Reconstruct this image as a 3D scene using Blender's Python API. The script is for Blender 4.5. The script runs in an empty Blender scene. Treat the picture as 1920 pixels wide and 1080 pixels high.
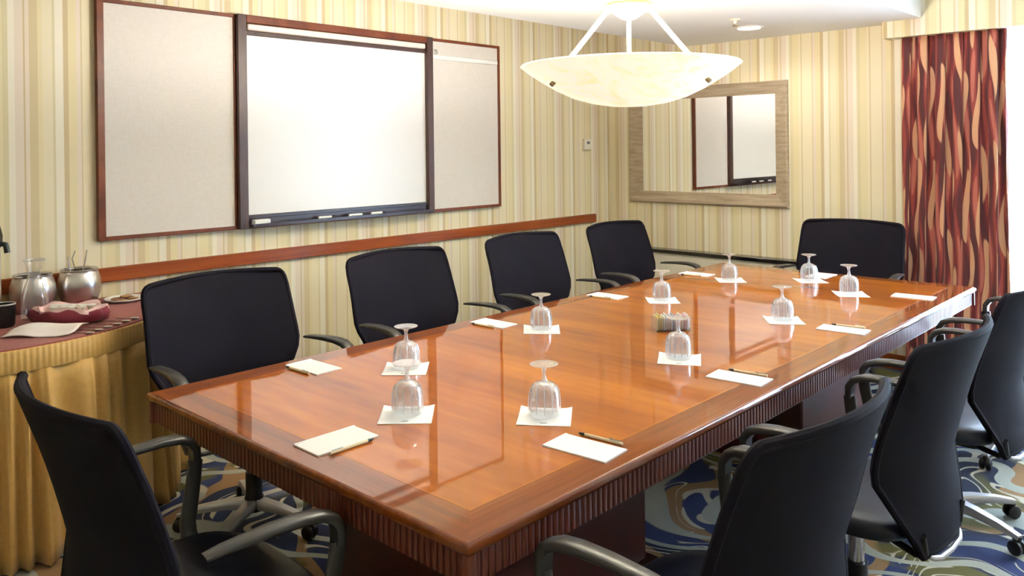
import bpy, bmesh, math, random
from mathutils import Vector, Matrix
random.seed(7)
PI = math.pi
scene = bpy.context.scene
COL = scene.collection

# ------------------------------------------------------------------ camera
F_PX, YAW, CY, ROLL, PITCH, CAM_H = 1506.89, 0.7534, 280.94, -0.0116, 0.0022, 1.5424
fw = Vector((math.cos(YAW), math.sin(YAW), 0)); rt = Vector((math.sin(YAW), -math.cos(YAW), 0)); up = Vector((0, 0, 1))
c, s = math.cos(PITCH), math.sin(PITCH); fw, up = fw*c - up*s, up*c + fw*s
c, s = math.cos(ROLL), math.sin(ROLL); rt, up = rt*c + up*s, up*c - rt*s
cam_d = bpy.data.cameras.new('camera'); cam = bpy.data.objects.new('camera', cam_d); COL.objects.link(cam)
cam_d.sensor_width = 36; cam_d.lens = F_PX/1920*36; cam_d.shift_y = -(540-CY)/1920; cam_d.clip_start = 0.02
m = Matrix((rt, up, -fw)).transposed().to_4x4(); m.translation = (0, 0, CAM_H); cam.matrix_world = m
scene.camera = cam

def at_z(x, y, z):
    """photo pixel -> point on the horizontal plane at height z (table, buffet, floor, soffit)"""
    r = fw + rt*((x-960)/F_PX) + up*((CY-y)/F_PX)
    return Vector((0, 0, CAM_H)) + r*((z-CAM_H)/r.z)

# ------------------------------------------------------------------ sky and exposure
world = bpy.data.worlds.new('sky'); scene.world = world; world.use_nodes = True
bg = world.node_tree.nodes['Background']; bg.inputs[0].default_value = (0.60, 0.78, 1.0, 1); bg.inputs[1].default_value = 11.5
scene.view_settings.view_transform = 'Standard'; scene.view_settings.look = 'None'
scene.view_settings.gamma = 1; scene.view_settings.use_curve_mapping = False
scene.view_settings.exposure = 0.93
WARM = (1.0, 0.945, 0.875)
P_DOWN, P_PENDANT, E_BOWL, E_LENS = 28, 84, .88, 14

# ------------------------------------------------------------------ helpers
def srgb(r, g, b):
    f = lambda v: (v/255/12.92 if v/255 <= .04045 else ((v/255+.055)/1.055)**2.4)
    return (f(r), f(g), f(b), 1)

def new_mat(name, col=(.8, .8, .8, 1), rough=.5, metal=0, **kw):
    mt = bpy.data.materials.new(name); mt.use_nodes = True
    b = mt.node_tree.nodes['Principled BSDF']
    b.inputs['Base Color'].default_value = col; b.inputs['Roughness'].default_value = rough; b.inputs['Metallic'].default_value = metal
    for k, v in kw.items(): b.inputs[k.replace('_', ' ')].default_value = v
    return mt

class N:
    """tiny node-graph helper"""
    def __init__(self, mt): self.t = mt.node_tree; self.b = self.t.nodes.get('Principled BSDF')
    def add(self, typ, **kw):
        n = self.t.nodes.new(typ)
        for k, v in kw.items():
            if hasattr(n, k): setattr(n, k, v)
            else: n.inputs[k].default_value = v
        return n
    def link(self, a, b): self.t.links.new(a, b)
    def coord(self, kind='Object', scale=(1, 1, 1), rot=(0, 0, 0)):
        tc = self.add('ShaderNodeTexCoord'); mp = self.add('ShaderNodeMapping')
        mp.inputs['Scale'].default_value = scale; mp.inputs['Rotation'].default_value = rot
        self.link(tc.outputs[kind], mp.inputs[0]); return mp.outputs[0]
    def noise(self, vec, scale=5, detail=3, rough=.5, dist=0):
        n = self.add('ShaderNodeTexNoise'); n.inputs['Scale'].default_value = scale; n.inputs['Detail'].default_value = detail
        n.inputs['Roughness'].default_value = rough; n.inputs['Distortion'].default_value = dist
        self.link(vec, n.inputs['Vector']); return n.outputs['Fac']
    def math(self, op, a, b=None, clamp=False):
        n = self.add('ShaderNodeMath'); n.operation = op; n.use_clamp = clamp
        for i, v in enumerate((a, b)):
            if v is None: continue
            if isinstance(v, (int, float)): n.inputs[i].default_value = v
            else: self.link(v, n.inputs[i])
        return n.outputs[0]
    def ramp(self, fac, stops, interp='LINEAR'):
        n = self.add('ShaderNodeValToRGB'); cr = n.color_ramp; cr.interpolation = interp
        while len(cr.elements) < len(stops): cr.elements.new(.5)
        for e, (p, c) in zip(cr.elements, stops): e.position = p; e.color = c
        self.link(fac, n.inputs[0]); return n.outputs[0]
    def mix(self, fac, a, b, mode='MIX'):
        n = self.add('ShaderNodeMix'); n.data_type = 'RGBA'; n.blend_type = mode
        for sock, v in ((n.inputs[0], fac), (n.inputs[6], a), (n.inputs[7], b)):
            if isinstance(v, (int, float)): sock.default_value = v
            elif isinstance(v, tuple): sock.default_value = v
            else: self.link(v, sock)
        return n.outputs[2]
    def bump(self, h, strength=.2, dist=.01):
        n = self.add('ShaderNodeBump'); n.inputs['Strength'].default_value = strength; n.inputs['Distance'].default_value = dist
        self.link(h, n.inputs['Height']); self.link(n.outputs[0], self.b.inputs['Normal'])
    def base(self, sock): self.link(sock, self.b.inputs['Base Color'])

def link_obj(name, me, mat=None, parent=None, loc=None, rot=None):
    o = bpy.data.objects.new(name, me); COL.objects.link(o)
    if mat is not None and len(me.materials) == 0: me.materials.append(mat)
    if parent is not None: o.parent = parent
    if loc is not None: o.location = loc
    if rot is not None: o.rotation_euler = rot
    return o

def mesh_of(bm, name, smooth=True, angle=40):
    bmesh.ops.recalc_face_normals(bm, faces=bm.faces)
    if smooth:
        for f in bm.faces: f.smooth = True
        lim = math.radians(angle)
        for e in bm.edges:
            if len(e.link_faces) == 2 and e.calc_face_angle(0) > lim: e.smooth = False
    me = bpy.data.meshes.new(name); bm.to_mesh(me); bm.free(); return me

def obj(name, bm, mat, parent=None, smooth=True, angle=40, **kw):
    return link_obj(name, mesh_of(bm, name, smooth, angle), mat, parent, **kw)

def box(bm, x0, x1, y0, y1, z0, z1, bev=0, seg=1):
    r = bmesh.ops.create_cube(bm, size=1); vs = r['verts']
    for v in vs: v.co = Vector(((x0+x1)/2+v.co.x*(x1-x0), (y0+y1)/2+v.co.y*(y1-y0), (z0+z1)/2+v.co.z*(z1-z0)))
    if bev:
        es = {e for v in vs for e in v.link_edges}
        bmesh.ops.bevel(bm, geom=list(es), offset=bev, segments=seg, affect='EDGES', profile=.5)
    return bm

def B(*a, **k): return box(bmesh.new(), *a, **k)

def lathe(bm, prof, n=24, center=(0, 0), cap0=False, cap1=False):
    rings = []
    for r, z in prof:
        if r < 1e-6: rings.append([bm.verts.new((center[0], center[1], z))])
        else: rings.append([bm.verts.new((center[0]+r*math.cos(2*PI*i/n), center[1]+r*math.sin(2*PI*i/n), z)) for i in range(n)])
    for a, b in zip(rings, rings[1:]):
        for i in range(n):
            j = (i+1) % n
            if len(a) == 1 and len(b) == 1: continue
            if len(a) == 1: bm.faces.new((a[0], b[i], b[j]))
            elif len(b) == 1: bm.faces.new((a[i], a[j], b[0]))
            else: bm.faces.new((a[i], a[j], b[j], b[i]))
    if cap0 and len(rings[0]) > 1: bm.faces.new(rings[0])
    if cap1 and len(rings[-1]) > 1: bm.faces.new(rings[-1])
    return bm

def tube(bm, pts, rad, n=8, closed=False):
    pts = [Vector(p) for p in pts]; k = len(pts); rings = []
    rad = rad if isinstance(rad, (list, tuple)) else [rad]*k
    ref = Vector((0, 0, 1)); prev = None
    for i, p in enumerate(pts):
        t = (pts[(i+1) % k]-pts[i-1]) if closed else (pts[min(i+1, k-1)]-pts[max(i-1, 0)])
        t.normalize()
        if prev is None:
            a = t.orthogonal() if abs(t.dot(ref)) > .95 else t.cross(ref)
        else: a = prev - t*prev.dot(t)
        a.normalize(); prev = a; b = t.cross(a)
        rings.append([bm.verts.new(p+(a*math.cos(2*PI*j/n)+b*math.sin(2*PI*j/n))*rad[i]) for j in range(n)])
    for i in range(k if closed else k-1):
        A, Bq = rings[i], rings[(i+1) % k]
        for j in range(n): bm.faces.new((A[j], A[(j+1) % n], Bq[(j+1) % n], Bq[j]))
    if not closed: bm.faces.new(rings[0]); bm.faces.new(rings[-1])
    return bm

def sweep(bm, pts, widths, thicks, side=Vector((0, 1, 0))):
    """flat bar with bevelled section swept along pts; width along `side`"""
    pts = [Vector(p) for p in pts]; k = len(pts); rings = []
    sec = [(-1, -.5), (-.8, -1), (.8, -1), (1, -.5), (1, .5), (.8, 1), (-.8, 1), (-1, .5)]
    for i, p in enumerate(pts):
        t = (pts[min(i+1, k-1)]-pts[max(i-1, 0)]).normalized()
        sd = (side - t*side.dot(t)).normalized(); nn = t.cross(sd)
        rings.append([bm.verts.new(p+sd*a*widths[i]/2+nn*b*thicks[i]/2) for a, b in sec])
    for A, Bq in zip(rings, rings[1:]):
        for j in range(8): bm.faces.new((A[j], A[(j+1) % 8], Bq[(j+1) % 8], Bq[j]))
    bm.faces.new(rings[0]); bm.faces.new(rings[-1])
    return bm

def prism(bm, poly, axis, a0, a1):
    """extrude a 2-D polygon along an axis: axis 'z' poly=(x,y), 'x' poly=(y,z), 'y' poly=(x,z)"""
    def P(p, t): return {'z': (p[0], p[1], t), 'x': (t, p[0], p[1]), 'y': (p[0], t, p[1])}[axis]
    A = [bm.verts.new(P(p, a0)) for p in poly]; Bq = [bm.verts.new(P(p, a1)) for p in poly]
    n = len(poly); bm.faces.new(A); bm.faces.new(Bq[::-1])
    for i in range(n): bm.faces.new((A[i], Bq[i], Bq[(i+1) % n], A[(i+1) % n]))
    return bm

def tag(o, label, cat, group=None):
    o['label'] = label; o['category'] = cat
    if group: o['group'] = group
    return o
def thing(name, label, cat, loc=(0, 0, 0), rz=0, group=None):
    o = bpy.data.objects.new(name, None); COL.objects.link(o); o.empty_display_size = .05
    o.location = loc; o.rotation_euler = (0, 0, rz); return tag(o, label, cat, group)
def struct(name, bm, mat, label=None, **kw):
    o = obj(name, bm, mat, **kw); o['kind'] = 'structure'
    if label: o['label'] = label
    return o
CH = {}
def copy_tree(o, parent=None):
    c = o.copy(); COL.objects.link(c); c.parent = parent
    for ch in [x for x in bpy.data.objects if x.parent == o]: copy_tree(ch, c)
    return c

# ------------------------------------------------------------------ materials
def wallpaper(name, axis):
    mt = new_mat(name, rough=.75); n = N(mt)
    tc = n.add('ShaderNodeTexCoord'); sp = n.add('ShaderNodeSeparateXYZ'); n.link(tc.outputs['Object'], sp.inputs[0])
    v = n.math('FRACT', n.math('DIVIDE', sp.outputs[axis], .49))
    cr, ye, tn, pk, ol, wt, br = srgb(234, 222, 190), srgb(230, 216, 174), srgb(215, 197, 156), srgb(231, 216, 196), srgb(219, 207, 166), srgb(239, 231, 210), srgb(208, 187, 146)
    seq = [(cr, 5), (tn, 1.0), (cr, 2), (ye, 5), (ol, 2.5), (wt, 3), (pk, 4), (br, .8), (pk, 2), (tn, 4), (ye, 2), (cr, 5), (ol, 1.2), (wt, 4), (br, 2.6), (ye, 4), (pk, 2), (tn, 1.0), (cr, 3)]
    tot = sum(w for _, w in seq); p = 0; stops = []
    for c_, w in seq: stops.append((p/tot, c_)); p += w
    n.base(n.ramp(v, stops, 'CONSTANT'))
    nz = n.noise(n.coord('Object', (300, 300, 60)), 1, 2); n.bump(nz, .05, .002)
    return mt
M = {}
M['paper_x'] = wallpaper('striped_wallpaper_x', 0); M['paper_y'] = wallpaper('striped_wallpaper_y', 1)
M['ceiling'] = new_mat('ceiling_paint', srgb(240, 240, 236), .8)
def wood(name, c0, c1, c2, scale, rough=.3, coat=0, ior=1.5):
    mt = new_mat(name, rough=rough, Coat_Weight=coat, Coat_Roughness=.03, Coat_IOR=1.62, IOR=ior, Specular_IOR_Level=.12 if coat > .9 else .5); n = N(mt)
    v = n.coord('Object', scale)
    a = n.noise(v, 1.0, 2, .45, .3); b = n.noise(v, 5.0, 2, .5, 0)
    f = n.math('ADD', n.math('MULTIPLY', a, .65), n.math('MULTIPLY', b, .35))
    n.base(n.ramp(f, [(.3, c0), (.5, c1), (.7, c2)])); return mt
M['rail'] = wood('cherry_rail', srgb(120, 54, 18), srgb(148, 70, 26), srgb(166, 86, 34), (1.2, 30, 30), .32)
M['field'] = wood('cherry_veneer', srgb(140, 64, 2), srgb(174, 90, 3), srgb(198, 112, 8), (5.0, .7, 3), .4, 1.0, 1.45)
M['border_x'] = wood('cherry_border_lengthwise', srgb(112, 50, 10), srgb(136, 66, 14), srgb(152, 80, 20), (1.0, 26, 8), .4, 1.0, 1.45)
M['border_y'] = wood('cherry_border_crosswise', srgb(112, 50, 10), srgb(136, 66, 14), srgb(152, 80, 20), (26, 1.0, 8), .4, 1.0, 1.45)
M['inlay'] = new_mat('inlay_line', srgb(196, 122, 52), .15)
M['reed'] = wood('mahogany_reeds', srgb(84, 30, 14), srgb(108, 44, 22), srgb(128, 58, 32), (22, 22, 2.5), .32, .6)
M['mahogany'] = wood('dark_mahogany', srgb(52, 14, 10), srgb(70, 22, 14), srgb(84, 30, 18), (4, 4, 1), .3)
M['boardwood'] = wood('board_frame_wood', srgb(92, 42, 20), srgb(116, 56, 28), srgb(132, 70, 38), (6, 6, 6), .35)
M['boarddark'] = wood('dark_stile', srgb(58, 38, 34), srgb(74, 50, 44), srgb(84, 60, 52), (10, 10, 2), .35)
M['tray'] = new_mat('tray_plum_black', srgb(52, 38, 46), .3)
M['whiteboard'] = new_mat('whiteboard_enamel', srgb(234, 231, 227), .25, Specular_IOR_Level=.45)
def fabric_panel():
    mt = new_mat('linen_tackboard', rough=.85); n = N(mt)
    a = n.noise(n.coord('Object', (30, 30, 700)), 1, 2); b = n.noise(n.coord('Object', (700, 30, 30)), 1, 2)
    f = n.math('ADD', n.math('MULTIPLY', a, .5), n.math('MULTIPLY', b, .5))
    n.base(n.ramp(f, [(.35, srgb(212, 204, 194)), (.65, srgb(226, 219, 210))])); return mt
M['linen'] = fabric_panel()
M['pinkrail'] = new_mat('pale_rail', srgb(244, 222, 210), .4)
M['white'] = new_mat('white_plastic', srgb(238, 236, 230), .4)
M['black'] = new_mat('black_plastic', srgb(18, 18, 21), .42)
M['armgrey'] = new_mat('arm_plastic', srgb(66, 64, 62), .30)
M['chrome'] = new_mat('chrome', srgb(205, 205, 210), .15, 1)
M['silver'] = new_mat('silver_paint', srgb(186, 184, 186), .35, .55)
M['steel'] = new_mat('brushed_steel', srgb(214, 210, 206), .3, 1)
M['ivory'] = new_mat('ivory_metal', srgb(238, 228, 196), .4)
M['brass'] = new_mat('dull_brass', srgb(150, 132, 96), .35, .7)
def chair_fabric(name, c0, c1, rough=.7, sc=260):
    mt = new_mat(name, rough=rough, Specular_IOR_Level=.06); n = N(mt)
    v = n.coord('Object', (sc, sc, sc))
    ck = n.add('ShaderNodeTexChecker'); n.link(v, ck.inputs[0]); ck.inputs['Scale'].default_value = 1
    nz = n.noise(n.coord('Object'), 6, 3)
    n.base(n.mix(n.math('ADD', n.math('MULTIPLY', ck.outputs['Fac'], .35), n.math('MULTIPLY', nz, .6)), c0, c1))
    n.bump(ck.outputs['Fac'], .15, .001); return mt
M['mesh'] = chair_fabric('chair_mesh', srgb(22, 20, 27), srgb(38, 35, 44))
M['seatcloth'] = new_mat('seat_vinyl', srgb(15, 18, 34), .34)
M['mirror'] = new_mat('mirror_silver', (.93, .93, .92, 1), .0, 1)
def silverwood():
    mt = new_mat('champagne_frame', rough=.42, metal=.15); n = N(mt)
    f = n.noise(n.coord('Object', (40, 3, 40)), 1, 4, .6)
    n.base(n.ramp(f, [(.3, srgb(158, 138, 112)), (.7, srgb(196, 180, 156))])); return mt
M['mframe'] = silverwood()
M['paperwhite'] = new_mat('paper_white', srgb(246, 244, 240), .7)
M['padwhite'] = new_mat('pad_white', srgb(244, 240, 236), .6)
M['penwood'] = new_mat('pen_cream', srgb(226, 206, 168), .35)
M['ink'] = new_mat('grey_ink', srgb(120, 118, 122), .6)
def thin_glass(name, tint=(.97, .98, .99), frost=.12, rough=.03):
    mt = bpy.data.materials.new(name); mt.use_nodes = True; t = mt.node_tree; t.nodes.clear()
    n = N(mt)
    out = n.add('ShaderNodeOutputMaterial'); tr = n.add('ShaderNodeBsdfTransparent'); tr.inputs[0].default_value = (*tint, 1)
    gl = n.add('ShaderNodeBsdfGlossy'); gl.inputs['Roughness'].default_value = rough; gl.inputs[0].default_value = (1, 1, 1, 1)
    lw = n.add('ShaderNodeLayerWeight'); lw.inputs[0].default_value = .32
    df = n.add('ShaderNodeBsdfTranslucent'); df.inputs[0].default_value = (.95, .95, .97, 1)
    d2 = n.add('ShaderNodeBsdfDiffuse'); d2.inputs[0].default_value = (.92, .93, .95, 1)
    md = n.add('ShaderNodeMixShader'); n.link(df.outputs[0], md.inputs[1]); n.link(d2.outputs[0], md.inputs[2])
    m0 = n.add('ShaderNodeMixShader'); m0.inputs[0].default_value = frost; n.link(tr.outputs[0], m0.inputs[1]); n.link(md.outputs[0], m0.inputs[2])
    m1 = n.add('ShaderNodeMixShader'); n.link(n.math('MULTIPLY', lw.outputs['Facing'], .75), m1.inputs[0]); n.link(m0.outputs[0], m1.inputs[1]); n.link(gl.outputs[0], m1.inputs[2])
    n.link(m1.outputs[0], out.inputs[0]); return mt
M['glass'] = thin_glass('goblet_glass', (.93, .94, .95), frost=.10)
M['glassfoot'] = thin_glass('goblet_foot_glass', frost=.28)
M['pane'] = thin_glass('window_glass', (1, 1, 1), 0.0, .0)
M['gloss_black'] = new_mat('gloss_black_top', srgb(24, 22, 22), .12)
M['cream'] = new_mat('cream_enamel', srgb(232, 226, 208), .45)
def carpet():
    mt = new_mat('swirl_carpet', rough=.95); n = N(mt)
    v0 = n.coord('Object', (1, 1, 1))
    wn = n.add('ShaderNodeTexNoise'); wn.inputs['Scale'].default_value = 1.6; wn.inputs['Detail'].default_value = 1; n.link(v0, wn.inputs['Vector'])
    vm = n.add('ShaderNodeVectorMath'); vm.operation = 'MULTIPLY_ADD'; n.link(wn.outputs['Color'], vm.inputs[0]); vm.inputs[1].default_value = (1.3, 1.3, 0); n.link(v0, vm.inputs[2])
    v = vm.outputs[0]
    w1 = n.add('ShaderNodeTexWave'); n.link(v, w1.inputs[0]); w1.inputs['Scale'].default_value = 1.1; w1.inputs['Distortion'].default_value = 9; w1.inputs['Detail'].default_value = 1.2; w1.inputs['Detail Scale'].default_value = .9
    vr = n.add('ShaderNodeVectorRotate'); n.link(v, vr.inputs[0]); vr.inputs['Angle'].default_value = 1.1; v2 = vr.outputs[0]
    w2 = n.add('ShaderNodeTexWave'); n.link(v2, w2.inputs[0]); w2.inputs['Scale'].default_value = .8; w2.inputs['Distortion'].default_value = 7; w2.inputs['Detail'].default_value = 1; w2.inputs['Detail Scale'].default_value = 1.2
    nz = n.noise(v, 2.2, 1)
    navy, cream, tan, olive, sea = srgb(46, 60, 112), srgb(204, 198, 180), srgb(158, 124, 84), srgb(104, 100, 52), srgb(132, 150, 150)
    base = n.ramp(n.noise(v, 1.5, 2), [(.42, navy), (.46, navy), (.56, srgb(34, 42, 70))])
    c1 = n.mix(n.ramp(w2.outputs['Fac'], [(.0, (1,)*4), (.13, (1,)*4), (.16, (0, 0, 0, 1))]), base, tan)
    c1 = n.mix(n.ramp(nz, [(.56, (0, 0, 0, 1)), (.6, (1,)*4)]), c1, olive)
    cont = n.math('FRACT', n.math('MULTIPLY', n.noise(v, 1.9, 1, .4, 1.0), 9))
    ring = n.ramp(cont, [(.0, (1,)*4), (.16, (1,)*4), (.2, (0, 0, 0, 1)), (.97, (0, 0, 0, 1)), (1, (1,)*4)])
    zone = n.ramp(n.noise(v, 3.0, 1), [(.44, (0, 0, 0, 1)), (.47, (1,)*4)])
    c2 = n.mix(n.math('MULTIPLY', ring, zone), c1, cream)
    c3 = n.mix(n.ramp(w1.outputs['Fac'], [(.0, (0, 0, 0, 1)), (.80, (0, 0, 0, 1)), (.84, (1,)*4)]), c2, n.mix(n.noise(v, 4, 1), cream, sea))
    fine = n.noise(v0, 240, 2)
    n.base(n.mix(.25, c3, n.ramp(fine, [(.3, (.05, .05, .06, 1)), (.7, (.7, .68, .62, 1))]), 'OVERLAY')); n.bump(fine, .4, .004); return mt
M['carpet'] = carpet()
def curtain_mat():
    mt = new_mat('flame_curtain', rough=.75, Sheen_Weight=.2); n = N(mt)
    tc = n.add('ShaderNodeTexCoord'); sp = n.add('ShaderNodeSeparateXYZ'); n.link(tc.outputs['UV'], sp.inputs[0])
    u, z = sp.outputs[0], sp.outputs[1]
    def S(fu, fz, ph, warp=0, wz=1.3, wp=0):
        w = n.math('MULTIPLY', n.math('SINE', n.math('ADD', n.math('MULTIPLY', z, 6.283*wz), wp)), warp)
        return n.math('SINE', n.math('ADD', n.math('ADD', n.math('MULTIPLY', u, 6.283*fu), n.math('MULTIPLY', z, 6.283*fz)), n.math('ADD', w, ph)))
    cb = n.add('ShaderNodeCombineXYZ'); n.link(n.math('MULTIPLY', u, 11), cb.inputs[0]); n.link(n.math('MULTIPLY', z, 1.5), cb.inputs[1])
    nz = n.math('MULTIPLY', n.math('SUBTRACT', n.noise(cb.outputs[0], 1.0, 2), .5), 2.6)
    f1 = n.math('ADD', n.math('ADD', S(19, 0, 0, 1.2, 1.7), n.math('MULTIPLY', S(9, 1.5, 1), .8)), nz)
    f2 = n.math('ADD', n.math('ADD', S(24, 0, 2, 1.3, 1.4, 1), n.math('MULTIPLY', S(9, -1.2, 0), .8)), n.math('MULTIPLY', nz, -1))
    g = lambda x: n.math('ADD', n.math('MULTIPLY', x, .2), .5)
    wine, red, rose, sand, brown = srgb(112, 38, 40), srgb(150, 62, 54), srgb(186, 104, 88), srgb(212, 160, 122), srgb(86, 36, 38)
    c1 = n.ramp(g(f2), [(0, brown), (.36, wine), (.52, red), (.68, rose)], 'CONSTANT')
    n.base(n.mix(n.ramp(g(f1), [(0, (0, 0, 0, 1)), (.63, (0, 0, 0, 1)), (.67, (1, 1, 1, 1))]), c1, sand))
    n.bump(n.noise(n.coord('Object', (400, 400, 400)), 1, 1), .1, .001); return mt
M['curtain'] = curtain_mat()
def sheer_mat():
    mt = bpy.data.materials.new('sheer_voile'); mt.use_nodes = True; t = mt.node_tree; t.nodes.clear(); n = N(mt)
    out = n.add('ShaderNodeOutputMaterial'); tr = n.add('ShaderNodeBsdfTransparent'); tl = n.add('ShaderNodeBsdfTranslucent'); tl.inputs[0].default_value = (.95, .96, .98, 1)
    mx = n.add('ShaderNodeMixShader'); mx.inputs[0].default_value = .45; n.link(tr.outputs[0], mx.inputs[1]); n.link(tl.outputs[0], mx.inputs[2]); n.link(mx.outputs[0], out.inputs[0]); return mt
M['sheer'] = sheer_mat()
def alabaster():
    mt = new_mat('alabaster_glass', rough=.25); n = N(mt)
    v = n.coord('Object', (3, 7, 10))
    f = n.noise(v, 1.2, 4, .6, 1.2)
    col = n.ramp(f, [(.3, srgb(244, 240, 206)), (.5, srgb(252, 250, 232)), (.7, srgb(242, 234, 190))])
    n.base(col); n.link(col, n.b.inputs['Emission Color']); n.b.inputs['Emission Strength'].default_value = E_BOWL*.45; return mt
M['bowl'] = alabaster()
M['lens'] = new_mat('lamp_lens', (1, 1, 1, 1), .5, Emission_Color=(1, .95, .86, 1), Emission_Strength=E_LENS)
def cloth(name, c0, c1, rough=.7):
    mt = new_mat(name, rough=rough, Sheen_Weight=.15); n = N(mt)
    f = n.noise(n.coord('Object', (60, 60, 60)), 1, 3)
    n.base(n.mix(f, c0, c1)); return mt
M['skirt'] = cloth('gold_satin', srgb(196, 150, 76), srgb(214, 172, 98), .5)
M['rose'] = cloth('rose_cloth', srgb(134, 58, 52), srgb(166, 88, 78))
M['wine'] = cloth('wine_cloth', srgb(112, 26, 46), srgb(142, 44, 66))
M['napkin'] = new_mat('white_linen', srgb(246, 236, 234), .8)
M['pinknapkin'] = new_mat('pink_liner', srgb(242, 206, 204), .8)
M['cookie'] = cloth('cookie', srgb(120, 78, 42), srgb(176, 130, 84))
M['yellowpkt'] = new_mat('yellow_packet', srgb(232, 220, 150), .6)
M['pinkpkt'] = new_mat('pink_packet', srgb(228, 180, 186), .6)
M['bluepkt'] = new_mat('blue_packet', srgb(180, 196, 222), .6)

# ------------------------------------------------------------------ room
XB, XF, YR, YL = -1.3, 5.8, -2.0, 4.25
ZC, ZS = 2.72, 2.36
WY0, WY1, WZ0, WZ1 = -1.3, 1.62, .12, 2.24
T = .12
struct('floor', B(XB-T, XF+T, YR-T, YL+T, -.1, 0), M['carpet'])
struct('ceiling', B(XB-T, XF+T, YR-T, YL+T, ZC, ZC+.1), M['ceiling'])
struct('wall_left', B(XB-T, XF+T, YL, YL+T, 0, ZC), M['paper_x'])
struct('wall_right', B(XB-T, XF+T, YR-T, YR, 0, ZC), M['paper_x'])
struct('wall_back', B(XB-T, XB, YR, YL, 0, ZC), M['paper_y'])
bm = B(XF, XF+T, WY1, YL, 0, ZC); box(bm, XF, XF+T, YR, WY0, 0, ZC); box(bm, XF, XF+T, WY0, WY1, 0, WZ0); box(bm, XF, XF+T, WY0, WY1, WZ1, ZC)
struct('wall_front', bm, M['paper_y'])
# dropped ceiling box over the table
struct('ceiling_soffit', B(.6, XF, 1.635, 3.47, ZS, ZC), M['ceiling'], 'dropped white ceiling box above the table')
# wallpapered pelmet over the window
bm = bmesh.new(); prism(bm, [(1.88, 2.25), (1.88, ZS), (1.635, ZS), (1.635, ZC), (-1.6, ZC), (-1.6, 2.25)], 'x', 5.66, XF)
struct('trim_2', bm, M['paper_y'], 'striped wallpaper pelmet above the window curtain', smooth=False)
struct('trim_1', B(XB, 5.56, YL-.028, YL, .897, .967, bev=.004), M['rail'], 'cherry wood chair rail below the whiteboard')
for nm, a in dict(left=(XB, XF, YL-.015, YL, 0, .1), right=(XB, XF, YR, YR+.015, 0, .1), back=(XB, XB+.015, YR, YL, 0, .1), front=(XF-.015, XF, YR, YL, 0, .1)).items():
    struct('baseboard_'+nm, B(*a), M['rail'])
# window
w = bpy.data.objects.new('window_1', None); COL.objects.link(w); w.location = (XF+.06, (WY0+WY1)/2, WZ0); w['kind'] = 'structure'; w['label'] = 'tall window with white frame behind the patterned curtain'
def wp(name, bm, mat): return obj(name, bm, mat, w, loc=-Vector(w.location))
fx0, fx1 = XF+.03, XF+.09
wp('window_sill', B(XF-.02, XF+.10, WY0, WY1, WZ0, WZ0+.03, bev=.004), M['white'])
for y0, y1 in ((WY0, WY0+.06), (WY1-.06, WY1)): wp('window_frame', B(fx0, fx1, y0, y1, WZ0+.03, WZ1), M['white'])
wp('window_frame', B(fx0, fx1, WY0+.06, WY1-.06, WZ1-.06, WZ1), M['white'])
wp('window_frame', B(fx0, fx1, WY0+.06, WY1-.06, WZ0+.03, WZ0+.09), M['white'])
ys = [WY0+.06, WY0+.06+(WY1-WY0-.12)/3, WY0+.06+2*(WY1-WY0-.12)/3, WY1-.06]
for y in ys[1:3]: wp('mullion', B(fx0, fx1, y-.025, y+.025, WZ0+.09, WZ1-.06), M['white'])
for a, b in zip(ys, ys[1:]): wp('pane', B(XF+.057, XF+.061, a, b, WZ0+.08, WZ1-.05), M['pane'])

# ------------------------------------------------------------------ curtains
def folded(y0, y1, z0, z1, x, amp, nf, nu, nz, phase=0, flare=0, seed=1):
    rnd = random.Random(seed); off = [rnd.uniform(-.6, .6) for _ in range(nf+3)]
    bm = bmesh.new(); uvl = bm.loops.layers.uv.new('UVMap'); rows = []
    for j in range(nz+1):
        tz = j/nz; z = z0+(z1-z0)*tz; row = []
        for i in range(nu+1):
            t = i/nu; k = t*nf; ki = int(k); ph = 2*PI*k + off[ki]*(1-(k-ki)) + off[ki+1]*(k-ki)
            a = amp*(.8+.35*math.sin(3*t*PI+1))*(1 - .25*tz)
            yy = y0+(y1-y0)*t; yc = (y0+y1)/2
            yy = yc+(yy-yc)*(1+flare*(1-tz)) + .012*math.sin(ph*2+z*1.5)
            row.append((bm.verts.new((x + a*math.sin(ph + .25*math.sin(z*2+ki)), yy, z)), (t*(y1-y0)*1.6, z)))
        rows.append(row)
    for r0, r1 in zip(rows, rows[1:]):
        for i in range(nu):
            q = (r0[i], r0[i+1], r1[i+1], r1[i]); f = bm.faces.new([v for v, _ in q])
            for lp, (_, uv) in zip(f.loops, q): lp[uvl].uv = uv
    return bm
cu = obj('curtain', folded(1.165, 1.765, .02, 2.26, 5.735, .034, 6, 160, 30, flare=.05, seed=3), M['curtain'], angle=180)
tag(cu, 'burgundy curtain with wavy tan streaks beside the bright window', 'curtain')
md = cu.modifiers.new('thick', 'SOLIDIFY'); md.thickness = .003
sh = obj('sheer_curtain', folded(-1.25, 1.5, .16, 2.26, 5.785, .010, 34, 340, 4, seed=5), M['sheer'], angle=180)
tag(sh, 'white translucent sheer curtain hanging across the window', 'curtain')

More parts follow.
